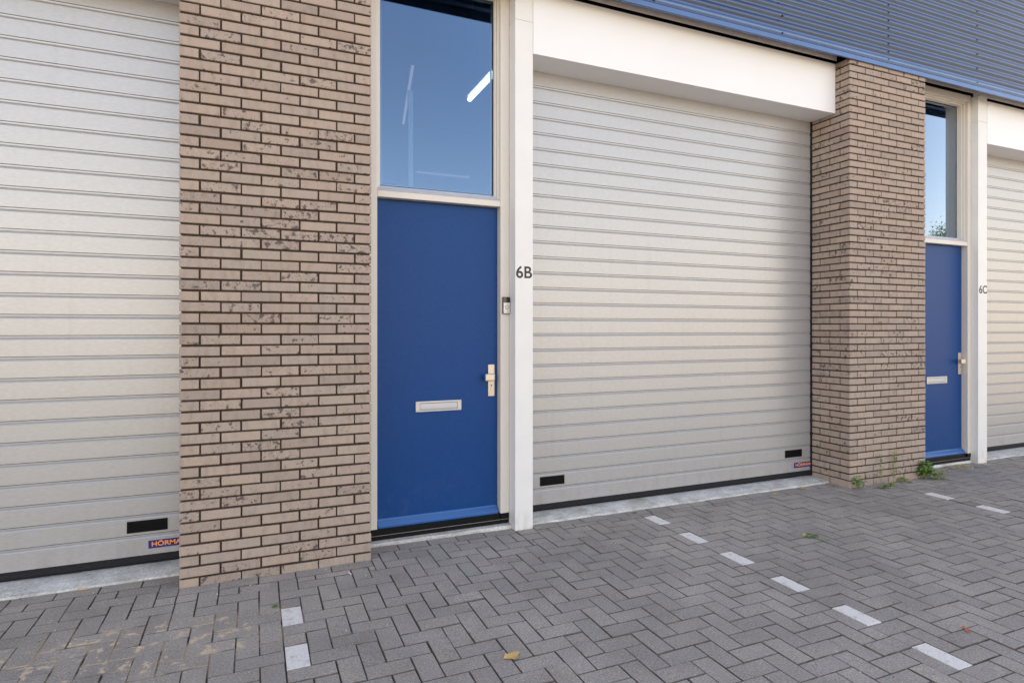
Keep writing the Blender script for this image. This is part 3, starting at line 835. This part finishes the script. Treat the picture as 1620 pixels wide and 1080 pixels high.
tuft(7.38, .14, .11, 330, .045, STRAW, 'dry grass patch before the right half of the 6C door', 26, sx=1.6)
tuft(7.74, .10, .03, 60, .05, STRAW, 'straw wisp at the foot of the 6C post', 27)
tuft(.50, -.45, .02, 36, .03, LEAF, 'small green sprig in the joint above the first white mark', 28, sx=.5)
tuft(8.65, .30, .05, 40, .05, LEAF, 'green trailing sprig on the far right threshold', 30, sx=2.4)

# --- tree across the yard (it shows in the glass over the 6C door)
def tree(x, y, h, label, seed):
    random.seed(seed); t = empty('tree', (x, y, 0)); tag(t, label, 'tree')
    q = MB(); q.tube([(0, 0, 0), (.1, 0, h * .3), (-.05, .1, h * .6), (.1, 0, h * .92)], [.28, .22, .14, .03], 10)
    clumps = []
    for k in range(46):
        f = random.uniform(.28, 1); a = random.uniform(0, 6.28); rr = h * .27 * math.sin(math.pi * min(1, .25 + .72 * f)) * random.uniform(.4, 1)
        c_ = Vector((math.cos(a) * rr, math.sin(a) * rr, h * f)); clumps.append(c_)
        if k % 3 == 0: q.tube([(0, 0, h * f * .6), tuple(c_)], [.07, .02], 6)
    q.build('trunk', BARK, t)
    lf = MB()
    for c_ in clumps:
        s_ = h * random.uniform(.05, .09)
        for _ in range(110):
            v = Vector((random.gauss(0, 1), random.gauss(0, 1), random.gauss(0, .8))) * s_ * .6
            b = random.uniform(0, 6.28); blade(lf, c_ + v, (math.cos(b), math.sin(b), random.uniform(-.6, .6)), .16, .28, .2, n=2)
    lf.build('crown', TREELEAF, t, fix=False)
tree(74.2, -40, 13.2, 'leafy green tree mirrored in the bottom of the glass over the 6C door', 41)

# --- loose grit lying on the paving
random.seed(77); q = MB()
for k in range(520):
    x = random.uniform(-1.2, 9); y = random.uniform(-2.6, .2) if random.random() < .6 else random.gauss(.1, .08) - (.2 if (0 < x < 1.09 or 5.5 < x < 6.6) else 0)
    if y > .20 or (y > -.01 and (-.01 < x < 1.1 or 5.5 < x < 6.61)) or (y > .14 and (2.16 < x < 2.33 or 7.72 < x < 7.91)): continue
    r_ = random.choice((.0015, .002, .002, .003, .004)) * random.uniform(.8, 1.3); a = random.uniform(0, 3)
    pts = []
    for i in range(6):
        t_ = a + i * math.pi / 3; e = r_ * random.uniform(.7, 1.3); pts.append((x + math.cos(t_) * e, y + math.sin(t_) * e))
    n = len(q.v); m_ = random.choice((0, 0, 1, 2))
    q.v += [(px, py, .001) for px, py in pts] + [(x + (px - x) * .55, y + (py - y) * .55, .001 + r_ * .9) for px, py in pts]
    for i in range(6):
        j = (i + 1) % 6; q.f.append((n + i, n + j, n + 6 + j, n + 6 + i)); q.m.append(m_)
    q.f.append(tuple(n + 6 + i for i in range(6))); q.m.append(m_)
tag(q.build('grit', [plain('white_grit', (.62, .60, .56), .8), plain('sand_grit', (.45, .34, .22), .9), plain('dark_grit', (.10, .07, .05), .9)], fix=False), kind='stuff')
